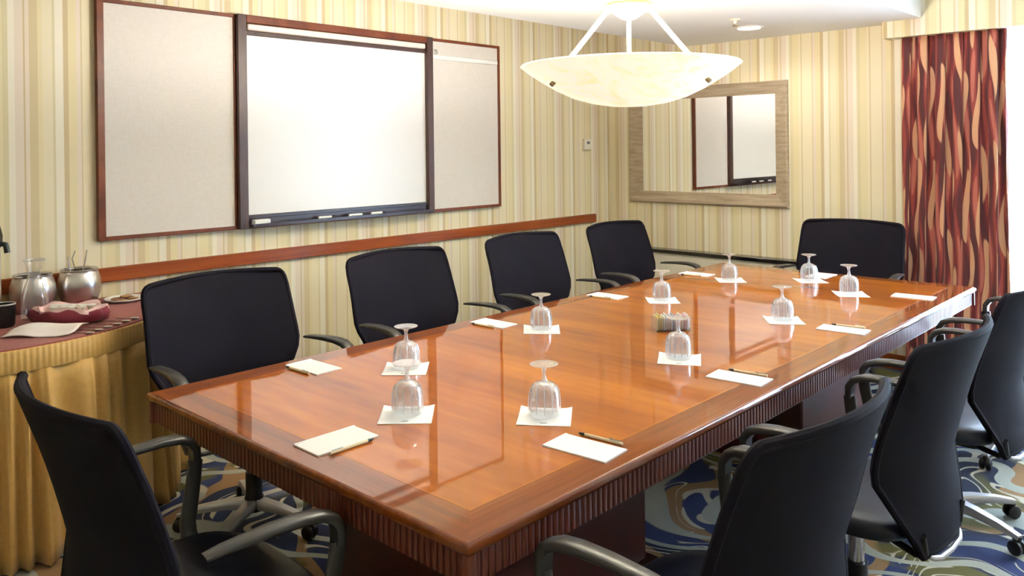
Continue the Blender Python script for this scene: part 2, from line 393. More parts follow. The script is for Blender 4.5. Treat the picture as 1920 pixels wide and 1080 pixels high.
# ------------------------------------------------------------------ conference table
TX0, TX1, TY0, TY1, TZ = 1.107, 4.950, 1.171, 2.695, .75
tb = thing('conference_table', 'long glossy cherry conference table with reeded edge and dark pedestals', 'table', ((TX0+TX1)/2, (TY0+TY1)/2, 0))
def tp(name, bm, mat, parent=tb, **kw): return obj(name, bm, mat, parent, loc=-Vector(tb.location) if parent is tb else (0, 0, 0), **kw)
BW = .105
tp('tabletop', B(TX0+BW+.003, TX1-BW-.003, TY0+BW+.003, TY1-BW-.003, TZ-.03, TZ), M['field'], smooth=False)
i0x, i1x, i0y, i1y = TX0+BW, TX1-BW, TY0+BW, TY1-BW
def border(poly, mat):
    bm = bmesh.new(); prism(bm, poly, 'z', TZ-.026, TZ); return tp('border_band', bm, mat, smooth=False)
e = .004
border([(TX0+e, TY0+e), (i0x, i0y), (i0x, i1y), (TX0+e, TY1-e)], M['border_y'])
border([(TX1-e, TY0+e), (TX1-e, TY1-e), (i1x, i1y), (i1x, i0y)], M['border_y'])
border([(TX0+e, TY0+e), (TX1-e, TY0+e), (i1x, i0y), (i0x, i0y)], M['border_x'])
border([(TX0+e, TY1-e), (i0x, i1y), (i1x, i1y), (TX1-e, TY1-e)], M['border_x'])
bm = bmesh.new()
for a in ((i0x, i1x, i0y, i0y+.003), (i0x, i1x, i1y-.003, i1y), (i0x, i0x+.003, i0y+.003, i1y-.003), (i1x-.003, i1x, i0y+.003, i1y-.003)): box(bm, *a, TZ-.02, TZ+.0002)
tp('inlay_line', bm, M['inlay'], smooth=False)
# moulded rim round the top
bm = bmesh.new()
prof = [(0, -.026), (.004, -.024), (.006, -.016), (.005, -.008), (.001, -.002), (-.005, 0), (-.006, -.026)]
rings = []
for (cx, cy, sx, sy) in ((TX0, TY0, -1, -1), (TX1, TY0, 1, -1), (TX1, TY1, 1, 1), (TX0, TY1, -1, 1)):
    rings.append([bm.verts.new((cx+sx*o_, cy+sy*o_, TZ+z_)) for o_, z_ in prof])
for i in range(4):
    A, Bq = rings[i], rings[(i+1) % 4]
    for j in range(len(prof)): bm.faces.new((A[j], Bq[j], Bq[(j+1) % len(prof)], A[(j+1) % len(prof)]))
tp('edge_moulding', bm, M['border_x'], angle=60)
AZ0, AZ1 = .655, TZ-.026
bm = B(TX0+.014, TX1-.014, TY0+.014, TY1-.014, AZ0+.004, AZ1); tp('apron', bm, M['mahogany'])
tp('lower_frame', B(TX0+.09, TX1-.09, TY0+.09, TY1-.09, .59, AZ0+.004), M['mahogany'])
# reeds: one mesh per direction, shared
def reed_bm(wd):
    bm = bmesh.new(); h = wd/2
    prism(bm, [(-h, .004), (-h, -.0015), (-h*.72, -.0045), (h*.72, -.0045), (h, -.0015), (h, .004)], 'z', AZ0, AZ1)
    return bm
NS, NL = 72, 184
ws, wl = (TY1-TY0-.05)/NS, (TX1-TX0-.05)/NL
me_s = mesh_of(reed_bm(ws*.93), 'reed', angle=50); me_s.materials.append(M['reed'])
me_l = mesh_of(reed_bm(wl*.93), 'reed', angle=50); me_l.materials.append(M['reed'])
for i in range(NS):
    link_obj('reed', me_s, None, tb, loc=Vector((TX0+.012, TY0+.025+ws*(i+.5), 0))-Vector(tb.location), rot=(0, 0, -PI/2))
for i in range(NL):
    link_obj('reed', me_l, None, tb, loc=Vector((TX0+.025+wl*(i+.5), TY0+.012, 0))-Vector(tb.location))
bm = bmesh.new()
for i in range(NL):
    b2 = reed_bm(wl*.93); bmesh.ops.transform(b2, matrix=Matrix.Translation((TX0+.025+wl*(i+.5), TY1-.012, 0)) @ Matrix.Rotation(PI, 4, 'Z'), verts=b2.verts)
    t_ = bpy.data.meshes.new('t'); b2.to_mesh(t_); b2.free(); bm.from_mesh(t_); bpy.data.meshes.remove(t_)
for i in range(NS):
    b2 = reed_bm(ws*.93); bmesh.ops.transform(b2, matrix=Matrix.Translation((TX1-.012, TY0+.025+ws*(i+.5), 0)) @ Matrix.Rotation(PI/2, 4, 'Z'), verts=b2.verts)
    t_ = bpy.data.meshes.new('t'); b2.to_mesh(t_); b2.free(); bm.from_mesh(t_); bpy.data.meshes.remove(t_)
o = tp('reeding', bm, M['reed'], angle=50); o['kind'] = 'stuff'
for cx, cy in ((TX0+.013, TY0+.013), (TX1-.013, TY0+.013), (TX1-.013, TY1-.013), (TX0+.013, TY1-.013)):
    bm = bmesh.new(); lathe(bm, [(.016, AZ0-.002), (.016, AZ1)], 12, (cx, cy), True, True); tp('corner_post', bm, M['reed'])
for px in (TX0+.85, TX1-.85):
    bm = B(px-.42, px+.42, 1.60, 2.27, .09, .60, bev=.01); tp('pedestal', bm, M['mahogany'])
    bm = B(px-.47, px+.47, 1.55, 2.32, 0, .09, bev=.012); tp('plinth', bm, M['mahogany'])

# ------------------------------------------------------------------ chairs (local +X is forward)
ZT = [(1.0, .278), (.998, .292), (.992, .305), (.982, .315), (.965, .322), (.93, .326), (.86, .327), (.79, .330), (.73, .334), (.69, .335), (.65, .325), (.60, .298), (.54, .262), (.48, .225), (.42, .185), (.385, .16), (.372, .145)]
def uc(z): return -.245 - .115*max(0, (z-.6)/.4)**1.3 - .02*max(0, (.6-z)/.23)
def wing(z): return .062*(1 if z > .6 else max(.25, (z-.37)/.23))
def back_pt(t, z, hw): return Vector((uc(z) + wing(z)*t*t, hw*t, z - .007*t*t*(1 if z > .9 else 0)))
def make_chair():
    root = thing('conference_chair', 'x', 'chair', group='black mesh conference chairs around the table')
    # mesh panel: front and back skin
    bm = bmesh.new(); nc = 14; F_, K_ = [], []
    for z, hw in ZT:
        F_.append([bm.verts.new(back_pt(-1+2*i/nc, z, hw)+Vector((.009, 0, 0))) for i in range(nc+1)])
        K_.append([bm.verts.new(back_pt(-1+2*i/nc, z, hw)-Vector((.009, 0, 0))) for i in range(nc+1)])
    for G in (F_, K_):
        for a, b in zip(G, G[1:]):
            for i in range(nc): bm.faces.new((a[i], a[i+1], b[i+1], b[i]))
    for j in range(len(ZT)-1):
        for i in (0, nc): bm.faces.new((F_[j][i], F_[j+1][i], K_[j+1][i], K_[j][i]))
    for j in (0, -1):
        for i in range(nc): bm.faces.new((F_[j][i], F_[j][i+1], K_[j][i+1], K_[j][i]))
    back = obj('backrest', bm, M['mesh'], root, angle=60)
    # rim
    loop = [back_pt(-1, z, hw) for z, hw in ZT] + [back_pt(-1+2*i/nc, *ZT[-1]) for i in range(1, nc)] + [back_pt(1, z, hw) for z, hw in ZT[::-1]] + [back_pt(1-2*i/nc, *ZT[0]) for i in range(1, nc)]
    obj('back_frame', tube(bmesh.new(), loop, .0115, 8, True), M['mesh'], back)
    # seat cushion
    bm = bmesh.new(); na, rings = 40, []
    def ring(sc, z, droop=0):
        out = []
        for i in range(na):
            a = 2*PI*i/na; ca, sa = math.cos(a), math.sin(a); p = 2/3.6
            x = .245*math.copysign(abs(ca)**p, ca); y = .255*math.copysign(abs(sa)**p, sa)
            zz = z - droop*max(0, x/.245)**3*.03 - (.012*max(0, -x/.245)**2*droop)
            out.append(bm.verts.new((.015+x*sc, y*sc, zz)))
        return out
    for sc, z, d in ((.90, .405, 0), (.97, .412, 0), (1.0, .43, .3), (1.0, .447, .6), (.975, .464, .9), (.92, .473, 1), (.75, .476, .7), (.45, .472, .4), (.15, .470, .2)): rings.append(ring(sc, z, d))
    for a, b in zip(rings, rings[1:]):
        for i in range(na): bm.faces.new((a[i], a[(i+1) % na], b[(i+1) % na], b[i]))
    bm.faces.new(rings[0]); bm.faces.new(rings[-1])
    obj('seat', bm, M['seatcloth'], root, angle=60)
    # arms
    for sgn in (1, -1):
        bm = bmesh.new()
        path = [(-.14, .345, .695), (-.10, .349, .700), (0, .357, .706), (.075, .363, .706), (.124, .366, .700), (.157, .367, .686), (.174, .367, .660), (.176, .366, .620)]
        sweep(bm, [(u, v*sgn, z) for u, v, z in path], [.036, .042, .047, .050, .050, .048, .045, .042], [.010, .014, .018, .02, .022, .024, .024, .022], Vector((0, 1, 0)))
        arm = obj('armrest', bm, M['armgrey'], root, angle=50)
        bm = bmesh.new()
        path = [(.176, .366, .625), (.170, .364, .575), (.158, .358, .515), (.143, .349, .455), (.140, .335, .425), (.137, .29, .405), (.135, .20, .398), (.13, .12, .396)]
        sweep(bm, [(u, v*sgn, z) for u, v, z in path], [.042, .042, .044, .046, .046, .046, .046, .046], [.02, .018, .018, .018, .018, .016, .014, .014], Vector((.95, .0, .3)))
        obj('arm_post', bm, M['armgrey'], arm, angle=50)
    # under-seat mechanism, column, supports
    bm = B(-.15, .17, -.12, .12, .36, .408, bev=.015, seg=2); mech = obj('tilt_mechanism', bm, M['black'], root)
    bm = bmesh.new(); tube(bm, [(.07, .1, .385), (.07, .2, .385), (.065, .27, .38)], .006, 6); obj('lever', bm, M['black'], mech)
    for sgn in (1, -1):
        bm = bmesh.new(); tube(bm, [(-.10, .085*sgn, .385), (-.17, .105*sgn, .37), (-.225, .125*sgn, .365), (-.255, .142*sgn, .385), (-.256, .165*sgn, .44)], .011, 8)
        obj('back_support', bm, M['black'], root)
    bm = bmesh.new(); tube(bm, [(-.252, -.128, .372), (-.266, -.112, .362), (-.276, -.08, .356), (-.28, 0, .354), (-.276, .08, .356), (-.266, .112, .362), (-.252, .128, .372)], .008, 8); obj('back_bracket', bm, M['silver'], root)
    bm = bmesh.new(); lathe(bm, [(.024, .20), (.024, .365)], 14, cap0=True, cap1=True); obj('gas_column', bm, M['chrome'], root)
    bm = bmesh.new(); lathe(bm, [(.045, .065), (.045, .10), (.034, .125), (.033, .22)], 16, cap0=True, cap1=True); hub = obj('base_hub', bm, M['black'], root)
    for i in range(5):
        a = 2*PI*i/5 + .3; bm = bmesh.new()
        sweep(bm, [(.03, 0, .092), (.12, 0, .092), (.22, 0, .082), (.30, 0, .066)], [.052, .044, .036, .03], [.042, .034, .026, .018], Vector((0, 1, 0)))
        leg = obj('base_leg', bm, M['silver'], root, angle=50, rot=(0, 0, a))
        bm = bmesh.new()
        for sy in (-.014, .014):
            t_ = bmesh.new(); lathe(t_, [(.0, -.010), (.022, -.010), (.027, -.006), (.027, .006), (.022, .010), (0, .010)], 14)
            bmesh.ops.transform(t_, matrix=Matrix.Translation((.29, sy, .027)) @ Matrix.Rotation(PI/2, 4, 'X'), verts=t_.verts)
            mm = bpy.data.meshes.new('t'); t_.to_mesh(mm); t_.free(); bm.from_mesh(mm); bpy.data.meshes.remove(mm)
        box(bm, .278, .302, -.008, .008, .03, .066)
        obj('caster', bm, M['black'], leg)
    return root
chair = make_chair()
chairs = [
    ('black mesh conference chair at the narrow table end opposite the mirror wall', .915, 1.965, 0, 0),
    ('black mesh conference chair in front of the gold skirted buffet table', 1.68, 3.06, -90, .0),
    ('black mesh conference chair on the whiteboard side, second from the buffet', 2.68, 3.06, -90, .0),
    ('black mesh conference chair on the whiteboard side, third from the buffet', 3.70, 3.10, -91, -.005),
    ('black mesh conference chair on the whiteboard side, nearest the mirror wall', 4.72, 3.13, -92, -.01),
    ('black mesh conference chair at the head of the table, in front of the mirror wall', 5.19, 2.01, 183, .025),
    ('black mesh conference chair on the window side, at the table corner farthest from the curtain', 1.67, .958, 87, .0),
    ('black mesh conference chair on the window side, third from the curtain', 2.60, .958, 87, .0),
    ('black mesh conference chair on the window side, second from the curtain', 3.58, .958, 87, .0),
    ('black mesh conference chair on the window side, nearest the curtain', 4.57, .958, 87.5, .0)]
for i, (lab, x, y, a, dz) in enumerate(chairs):
    o = chair if i == 0 else copy_tree(chair)
    o.location = (x, y, 0); o.rotation_euler = (0, 0, math.radians(a)); o['label'] = lab
    if abs(dz) > 1e-4:      # gas lift set higher or lower: everything above the base moves
        for ch in [q for q in bpy.data.objects if q.parent == o]:
            if ch.name.split('.')[0] not in ('base_leg', 'base_hub'): ch.location.z += dz

# ------------------------------------------------------------------ presentation board
WL, W1, W2, WR, WT, WB = 1.4993, 2.2442, 3.668, 4.3707, 2.3129, 1.1032
pb = thing('presentation_board', 'wall whiteboard cabinet with cherry frame and two open linen doors', 'whiteboard', ((W1+W2)/2, YL, WB))
def pp(name, bm, mat, parent=pb, **kw): return obj(name, bm, mat, parent, loc=-Vector(pb.location) if parent is pb else (0, 0, 0), **kw)
Y0 = YL
pp('cabinet_back', B(W1, W2, Y0-.02, Y0-.001, WB, WT), M['boarddark'])
pp('frame_rail', B(W1+.045, W2-.04, Y0-.062, Y0-.02, WT-.045, WT, bev=.003), M['boardwood'])
pp('frame_rail', B(W1+.045, W2-.04, Y0-.062, Y0-.02, WB, WB+.016, bev=.003), M['boardwood'])
pp('frame_stile', B(W1-.01, W1+.045, Y0-.064, Y0-.02, WB, WT, bev=.003), M['boarddark'])
pp('frame_stile', B(W2-.04, W2+.012, Y0-.064, Y0-.02, WB, WT, bev=.003), M['boarddark'])
pp('flip_chart_rail', B(W1+.055, W2-.05, Y0-.058, Y0-.02, WT-.085, WT-.048, bev=.006), M['pinkrail'])
pp('board_trim', B(W1+.045, W2-.04, Y0-.045, Y0-.02, WT-.112, WT-.086, bev=.002), M['boarddark'])
pp('writing_surface', B(W1+.045, W2-.04, Y0-.032, Y0-.02, WB+.075, WT-.112), M['whiteboard'])
pp('board_trim', B(W1+.045, W2-.04, Y0-.046, Y0-.02, WB+.055, WB+.076, bev=.002), M['tray'])
bm = B(W1+.05, W2-.045, Y0-.04, Y0-.02, WB+.016, WB+.055); box(bm, W1+.05, W2-.045, Y0-.10, Y0-.038, WB+.016, WB+.022); box(bm, W1+.05, W2-.045, Y0-.104, Y0-.098, WB+.012, WB+.028)
pp('marker_tray', bm, M['tray'])
def door(x0, x1, fw0, fw1, nm):
    d = Vector(pb.location)
    o = pp('door', B(x0+fw0, x1-fw1, Y0-.026, Y0-.004, WB+.02, WT-.02), M['linen'])
    for a in ((x0, x0+fw0, WB, WT), (x1-fw1, x1, WB, WT), (x0+fw0, x1-fw1, WB, WB+.02), (x0+fw0, x1-fw1, WT-.02, WT)):
        f = obj('door_frame', B(a[0], a[1], Y0-.036, Y0-.002, a[2], a[3], bev=.002), M['boardwood'], o)
    return o
door(WL, W1-.012, .034, .008, 'l')
dr = door(W2+.014, WR, .006, .02, 'r')
obj('hook_rail', B(W2+.03, WR-.03, Y0-.045, Y0-.026, 2.165, 2.20, bev=.006), M['white'], dr)
bm = bmesh.new(); tube(bm, [(W2+.05, Y0-.03, 2.235), (W2+.05, Y0-.06, 2.225), (W2+.05, Y0-.06, 2.205), (W2+.055, Y0-.045, 2.20)], .004, 6); obj('hook', bm, M['chrome'], dr)
# things on the tray
TRZ = WB+.022
tag(obj('board_eraser', B(2.31, 2.41, Y0-.09, Y0-.05, TRZ, TRZ+.028, bev=.004), M['white']), 'white board eraser at the buffet end of the whiteboard tray', 'eraser')
for k, (x, ln, dy) in enumerate(((2.80, .12, -.07), (3.02, .13, -.075), (3.19, .115, -.068))):
    mk = thing('marker_pen', ['white marker pen on whiteboard tray, closest to the eraser', 'white marker pen on whiteboard tray, between two others', 'white marker pen on whiteboard tray, farthest from the eraser'][k], 'marker', (x, Y0+dy, TRZ+.009), .03*(k-1), 'marker pens on the whiteboard tray')
    bm = bmesh.new(); tube(bm, [(-ln/2, 0, 0), (ln/2-.03, 0, 0)], .009, 10); obj('barrel', bm, M['white'], mk)
    bm = bmesh.new(); tube(bm, [(ln/2-.03, 0, 0), (ln/2, 0, 0)], .0085, 10); obj('cap', bm, M['black'], mk)

# ------------------------------------------------------------------ mirror, thermostat, heater
MY0, MY1, MZ0, MZ1 = 2.60, 4.028, 1.068, 2.029
mr = thing('wall_mirror', 'rectangular wall mirror in wide champagne coloured frame', 'mirror', (XF, (MY0+MY1)/2, MZ0))
def mp_(name, bm, mat, **kw): return obj(name, bm, mat, mr, loc=-Vector(mr.location), **kw)
IW = .098
g = mp_('mirror_glass', B(XF-.012, XF-.006, MY0+IW-.004, MY1-IW+.004-.04, MZ0+IW-.004, MZ1-IW+.004), M['mirror'], smooth=False)
def mitre(c_out, c_in):
    bm = bmesh.new()
    pr_ = [(0, .0), (0, .022), (.12, .034), (.3, .03), (.85, .016), (1, .016), (1, .0)]
    R = []
    for (o_, i_) in zip(c_out, c_in):
        R.append([bm.verts.new((XF-h, o_[0]+(i_[0]-o_[0])*t, o_[1]+(i_[1]-o_[1])*t)) for t, h in pr_])
    k = len(pr_)
    for j in range(k): bm.faces.new((R[0][j], R[1][j], R[1][(j+1) % k], R[0][(j+1) % k]))
    bm.faces.new(R[0]); bm.faces.new(R[1]); return bm
OC = [(MY0, MZ0), (MY1, MZ0), (MY1, MZ1), (MY0, MZ1)]
IC = [(MY0+IW, MZ0+IW), (MY1-IW-.04, MZ0+IW), (MY1-IW-.04, MZ1-IW), (MY0+IW, MZ1-IW)]
for i in range(4):
    j = (i+1) % 4; mp_('frame_rail', mitre((OC[i], OC[j]), (IC[i], IC[j])), M['mframe'], angle=20)
th = thing('thermostat', 'small cream wall thermostat between the whiteboard and the mirror', 'thermostat', (5.454, YL, 1.52))
obj('casing', B(-.045, .045, -.03, 0, 0, .095, bev=.006, seg=2), M['cream'], th)
obj('display', B(-.018, .018, -.033, -.03, .05, .07), M['ink'], th)
ht = thing('wall_heater', 'low cream heater cabinet with black top under the mirror', 'heater', (XF, 3.3, 0))
obj('cabinet', B(-.10, -.016, -.80, .82, 0, .664, bev=.004), M['cream'], ht)
obj('top_panel', B(-.125, -.001, -.82, .84, .662, .69, bev=.003), M['gloss_black'], ht)
for k in range(5): obj('louvre', B(-.106, -.10, -.74, .76, .08+.035*k, .10+.035*k), M['cream'], ht)

# ------------------------------------------------------------------ ceiling fittings
def downlight(x, y, z, label, power, r=.075, spread=150):
    t = thing('downlight', label, 'ceiling light', (x, y, z), 0, 'recessed downlights')
    bm = bmesh.new(); lathe(bm, [(r+.025, 0), (r+.022, -.006), (r+.004, -.008), (r, -.002), (r, 0)], 28); obj('trim_ring', bm, M['white'], t)
    bm = bmesh.new(); lathe(bm, [(r, -.003), (r*.6, -.009), (0, -.011)], 28); obj('lens', bm, M['lens'], t)
    ld = bpy.data.lights.new('downlight_lamp', 'AREA'); ld.shape = 'DISK'; ld.size = 2*r; ld.energy = power; ld.color = WARM; ld.spread = math.radians(spread)
    lo = bpy.data.objects.new('downlight_lamp', ld); COL.objects.link(lo); lo.parent = t; lo.location = (0, 0, -.02)
    return t
downlight(5.20, 2.61, ZS, 'recessed downlight glowing in the dropped ceiling near the mirror wall', P_DOWN*.08)
sp_ = thing('sprinkler_head', 'small ceiling sprinkler head beside the glowing downlight', 'sprinkler', (4.79, 2.50, ZS))
bm = bmesh.new(); lathe(bm, [(.035, 0), (.033, -.006), (.012, -.010), (.008, -.03), (.0, -.03)], 18); obj('escutcheon', bm, M['ivory'], sp_)
bm = bmesh.new(); lathe(bm, [(0, -.045), (.018, -.045), (.018, -.042), (0, -.042)], 14); tube(bm, [(0, .012, -.028), (0, .012, -.044)], .003, 6); tube(bm, [(0, -.012, -.028), (0, -.012, -.044)], .003, 6); obj('deflector', bm, M['brass'], sp_)

# pendant
LX, LY, LR, LZ = 2.885, 2.005, .472, 1.888
pl = thing('pendant_lamp', 'large alabaster bowl pendant lamp hanging over the table', 'pendant lamp', (LX, LY, ZS))
def lp_(name, bm, mat, parent=pl, **kw): return obj(name, bm, mat, parent, loc=(0, 0, 0), **kw)
d0 = LZ-ZS
prof = [(.0, d0-.172), (.08, d0-.170), (.16, d0-.158), (.24, d0-.135), (.32, d0-.098), (.39, d0-.056), (.44, d0-.022), (LR-.006, d0-.001), (LR, d0+.003), (LR-.004, d0+.008), (LR-.014, d0+.006), (.43, d0-.012), (.38, d0-.048), (.31, d0-.088), (.23, d0-.124), (.15, d0-.147), (.07, d0-.158), (0, d0-.160)]
bm = bmesh.new(); lathe(bm, prof, 64); bowl = lp_('bowl_shade', bm, M['bowl'], angle=60)
HZ = 2.135-ZS
bm = bmesh.new(); lathe(bm, [(0, HZ-.045), (.03, HZ-.04), (.06, HZ-.02), (.075, HZ), (.1, HZ+.012), (.1, HZ+.03), (.06, HZ+.045), (.02, HZ+.06), (.02, HZ+.07)], 28); hub = lp_('hub', bm, M['ivory'])
bm = bmesh.new(); lathe(bm, [(.102, HZ+.014), (.104, HZ+.021), (.102, HZ+.028)], 28); lp_('hub_band', bm, M['brass'], hub)
bm = bmesh.new(); lathe(bm, [(.011, HZ+.06), (.011, -.02), (.07, -.015), (.075, 0)], 18); lp_('stem', bm, M['ivory'])
va = math.atan2(-LY, -LX)
for k in range(3):
    a = va + PI + k*2*PI/3; ca, sa = math.cos(a), math.sin(a)
    P = lambda r, z: (r*ca, r*sa, z)
    bm = bmesh.new(); tube(bm, [P(.095, HZ+.0), P(.36, d0-.06)], .010, 10); rod = lp_('support_rod', bm, M['ivory'])
    bm = bmesh.new(); tube(bm, [P(.085+.022*math.cos(q), HZ+.004+.022*math.sin(q)) for q in [2*PI*i/12 for i in range(12)]], .004, 6, True); lp_('hook_ring', bm, M['brass'], rod)
    bm = bmesh.new(); tube(bm, [P(.355, d0-.07), P(.372, d0-.086)], .010, 10); lp_('finial', bm, M['brass'], bowl)
for k in range(3):
    a = va+k*2*PI/3; ld = bpy.data.lights.new('pendant_bulb', 'POINT'); ld.energy = P_PENDANT/3; ld.color = WARM; ld.shadow_soft_size = .06
    lo = bpy.data.objects.new('pendant_bulb', ld); COL.objects.link(lo); lo.parent = pl; lo.location = (.12*math.cos(a), .12*math.sin(a), d0+.02)

# ------------------------------------------------------------------ place settings
gp = [(0.0455, 0), (.0465, .012), (.047, .03), (.0455, .055), (.042, .074), (.036, .087), (.026, .095), (.012, .0985)]
seats = {  # glass base pixel, napkin turn (deg), who sits there
    'A': ((764, 775), -45, 'at the narrow table end opposite the mirror'),
    'B': ((762, 690), -46, 'before the chair in front of the buffet'),
    'C': ((1021, 778), -53, 'at the table corner farthest from the curtain, window side'),
    'D': ((1015, 617), -48, 'before the second whiteboard-side chair from the buffet'),
    'E': ((1272, 672), -60, 'beside the sugar caddy, window side'),
    'F': ((1467, 600), -53, 'before the second window-side chair from the curtain'),
    'G': ((1241, 563), -48, 'before the third whiteboard-side chair from the buffet'),
    'H': ((1368, 525), -50, 'before the whiteboard-side chair nearest the mirror wall'),
    'I': ((1517, 526), -46, 'before the chair at the head of the table'),
    'J': ((1592, 551), -55, 'before the window-side chair nearest the curtain')}
def make_goblet():
    t = thing('goblet', 'x', 'glass', group='upturned goblets on napkins')
    bm = bmesh.new()
    lathe(bm, gp, 32); lathe(bm, [(r-.0016 if r > .013 else .0, z-(.0014 if r < .04 else 0)) for r, z in gp], 32)
    b = obj('bowl', bm, M['glass'], t, angle=70)
    bm = bmesh.new(); lathe(bm, [(.012, .0985), (.0075, .104), (.0058, .115), (.006, .128), (.009, .137), (.016, .142)], 18); obj('stem', bm, M['glassfoot'], t, angle=70)
    bm = bmesh.new(); lathe(bm, [(.016, .142), (.036, .1465), (.0425, .149), (.0425, .1505), (.02, .149), (0, .148)], 32); obj('foot', bm, M['glassfoot'], t, angle=70)
    # cut facets on the bowl
    for k in range(12):
        a = 2*PI*k/12; bm = bmesh.new()
        tube(bm, [((r+.0006)*math.cos(a), (r+.0006)*math.sin(a), z) for r, z in gp[1:6]], [.0012, .0022, .0022, .0018, .001], 5); obj('cut_flute', bm, M['glassfoot'], b)
    return t
gob = make_goblet(); first = True
bmn = bmesh.new(); nk = 8; gg = []
for i in range(nk+1):
    row = []
    for j in range(nk+1):
        a, b_ = -1+2*i/nk, -1+2*j/nk; lift = .004*max(0, abs(a)-.55)**2*max(0, b_)*6 + .003*max(0, abs(b_)-.6)*max(0, -a)
        row.append(bmn.verts.new((a*.078, b_*.078, .0012+lift)))
    gg.append(row)
for i in range(nk):
    for j in range(nk): bmn.faces.new((gg[i][j], gg[i+1][j], gg[i+1][j+1], gg[i][j+1]))
ext = bmesh.ops.extrude_face_region(bmn, geom=bmn.faces[:])
for v in [g_ for g_ in ext['geom'] if isinstance(g_, bmesh.types.BMVert)]: v.co.z -= .0012
me_n = mesh_of(bmn, 'napkin', angle=60); me_n.materials.append(M['paperwhite'])
for k, (px, ang, who) in seats.items():
    p = at_z(*px, TZ)
    nc_ = p + Vector((-.012, -.012, 0))
    na_ = link_obj('cocktail_napkin', me_n, loc=(nc_.x, nc_.y, TZ), rot=(0, 0, math.radians(ang+0)))
    tag(na_, 'white napkin under the goblet '+who, 'napkin', 'white cocktail napkins')
    bm = bmesh.new(); box(bm, -.010, .010, -.062, -.058, .0024, .0026); obj('printed_mark', bm, M['ink'], na_)
    o = gob if first else copy_tree(gob); first = False
    o.location = (p.x, p.y, TZ+.0018); o.rotation_euler = (0, 0, .3*ord(k)); o['label'] = 'upturned clear goblet '+who

def pad(cx, cy, lx, ly, rz, lab, pen_side):
    t = thing('memo_pad', 'white memo pad '+lab, 'notepad', (cx, cy, TZ), rz, 'white memo pads at each seat')
    obj('sheets', B(-lx/2, lx/2, -ly/2, ly/2, 0, .004), M['padwhite'], t, smooth=False)
    bm = bmesh.new(); box(bm, -lx/2-.0005, lx/2+.0005, ly/2-.008, ly/2+.0006, 0, .0048); obj('binding', bm, M['paperwhite'], t, smooth=False)
    if pen_side is None: return
    pn = thing('pen', 'cream pen beside the pad '+lab, 'pen', (cx, cy, TZ), rz, 'cream pens beside the memo pads')
    off, horiz = pen_side
    L = .07
    def Q(s_): return (s_, off, .0048) if horiz else (off, s_, .0048)
    bm = bmesh.new(); tube(bm, [Q(-L), Q(L*.7)], .0045, 10); obj('barrel', bm, M['penwood'], pn)
    bm = bmesh.new(); tube(bm, [Q(L*.7), Q(L*.9), Q(L)], [.0045, .0035, .001], 10); obj('tip', bm, M['black'], pn)
    bm = bmesh.new(); q0, q1 = Vector(Q(-L+.004)), Vector(Q(-L+.04)); tube(bm, [q0+Vector((0, 0, .006)), q1+Vector((0, 0, .006))], .0015, 6); obj('clip', bm, M['chrome'], pn)
W_, LN = .108, .195
pad(1.262, 1.850, LN, .118, .0, 'at the narrow table end opposite the mirror', (-.072, True))
for (px, who) in (((588, 689), 'before the chair in front of the buffet'), ((925, 607), 'before the second whiteboard-side chair from the buffet'), ((1139, 555.5), 'before the third whiteboard-side chair from the buffet'), ((1306, 514.5), 'before the whiteboard-side chair nearest the mirror wall')):
    p = at_z(*px, TZ); pad(p.x, p.y, W_, LN, .03, who, (-.068, False))
for (px, who, off) in (((1096, 841), 'at the table corner farthest from the curtain, window side', .076), ((1386, 710), 'before the third window-side chair from the curtain', .072), ((1581, 619), 'before the second window-side chair from the curtain', .070), ((1713, 557), 'before the window-side chair nearest the curtain', None)):
    p = at_z(*px, TZ); pad(p.x, p.y, W_, LN, .08, who, (off, False) if off else None)
pad(4.80, 1.96, LN, .118, .0, 'before the chair at the head of the table', None)

# sugar caddy
p = at_z(1258, 618, TZ)
cd = thing('sugar_caddy', 'clear glass caddy full of sweetener packets in the table middle', 'caddy', (p.x, p.y, TZ), -.72)
bm = B(-.075, .075, -.04, .04, 0, .006)
for a in ((-.075, .075, -.04, -.037), (-.075, .075, .037, .04), (-.075, -.072, -.037, .037), (.072, .075, -.037, .037)): box(bm, *a, .006, .058)
obj('glass_box', bm, M['glass'], cd, smooth=False)
for k in range(14):
    x = -.066+k*.0102; mt = [M['yellowpkt'], M['yellowpkt'], M['yellowpkt'], M['paperwhite'], M['paperwhite'], M['pinkpkt'], M['paperwhite'], M['bluepkt'], M['paperwhite'], M['pinkpkt'], M['paperwhite'], M['paperwhite'], M['pinkpkt'], M['paperwhite']][k]
    pk = tag(obj('sugar_packet', B(-.002, .002, -.030+.004*(k % 3), .030-.003*(k % 2), 0, .058+.006*math.sin(k*2.1), bev=.001), mt, None), ['yellow', 'yellow', 'yellow', 'white', 'white', 'pink', 'white', 'blue', 'white', 'pink', 'white', 'white', 'pink', 'white'][k]+' sweetener packet standing in the glass caddy', 'packet', 'sweetener packets in the glass caddy')
    cr_ = math.cos(-.72); sr_ = math.sin(-.72)
    pk.location = (p.x+x*cr_, p.y+x*sr_, TZ+.006); pk.rotation_euler = (0, .02*math.sin(k*3.3), -.72)

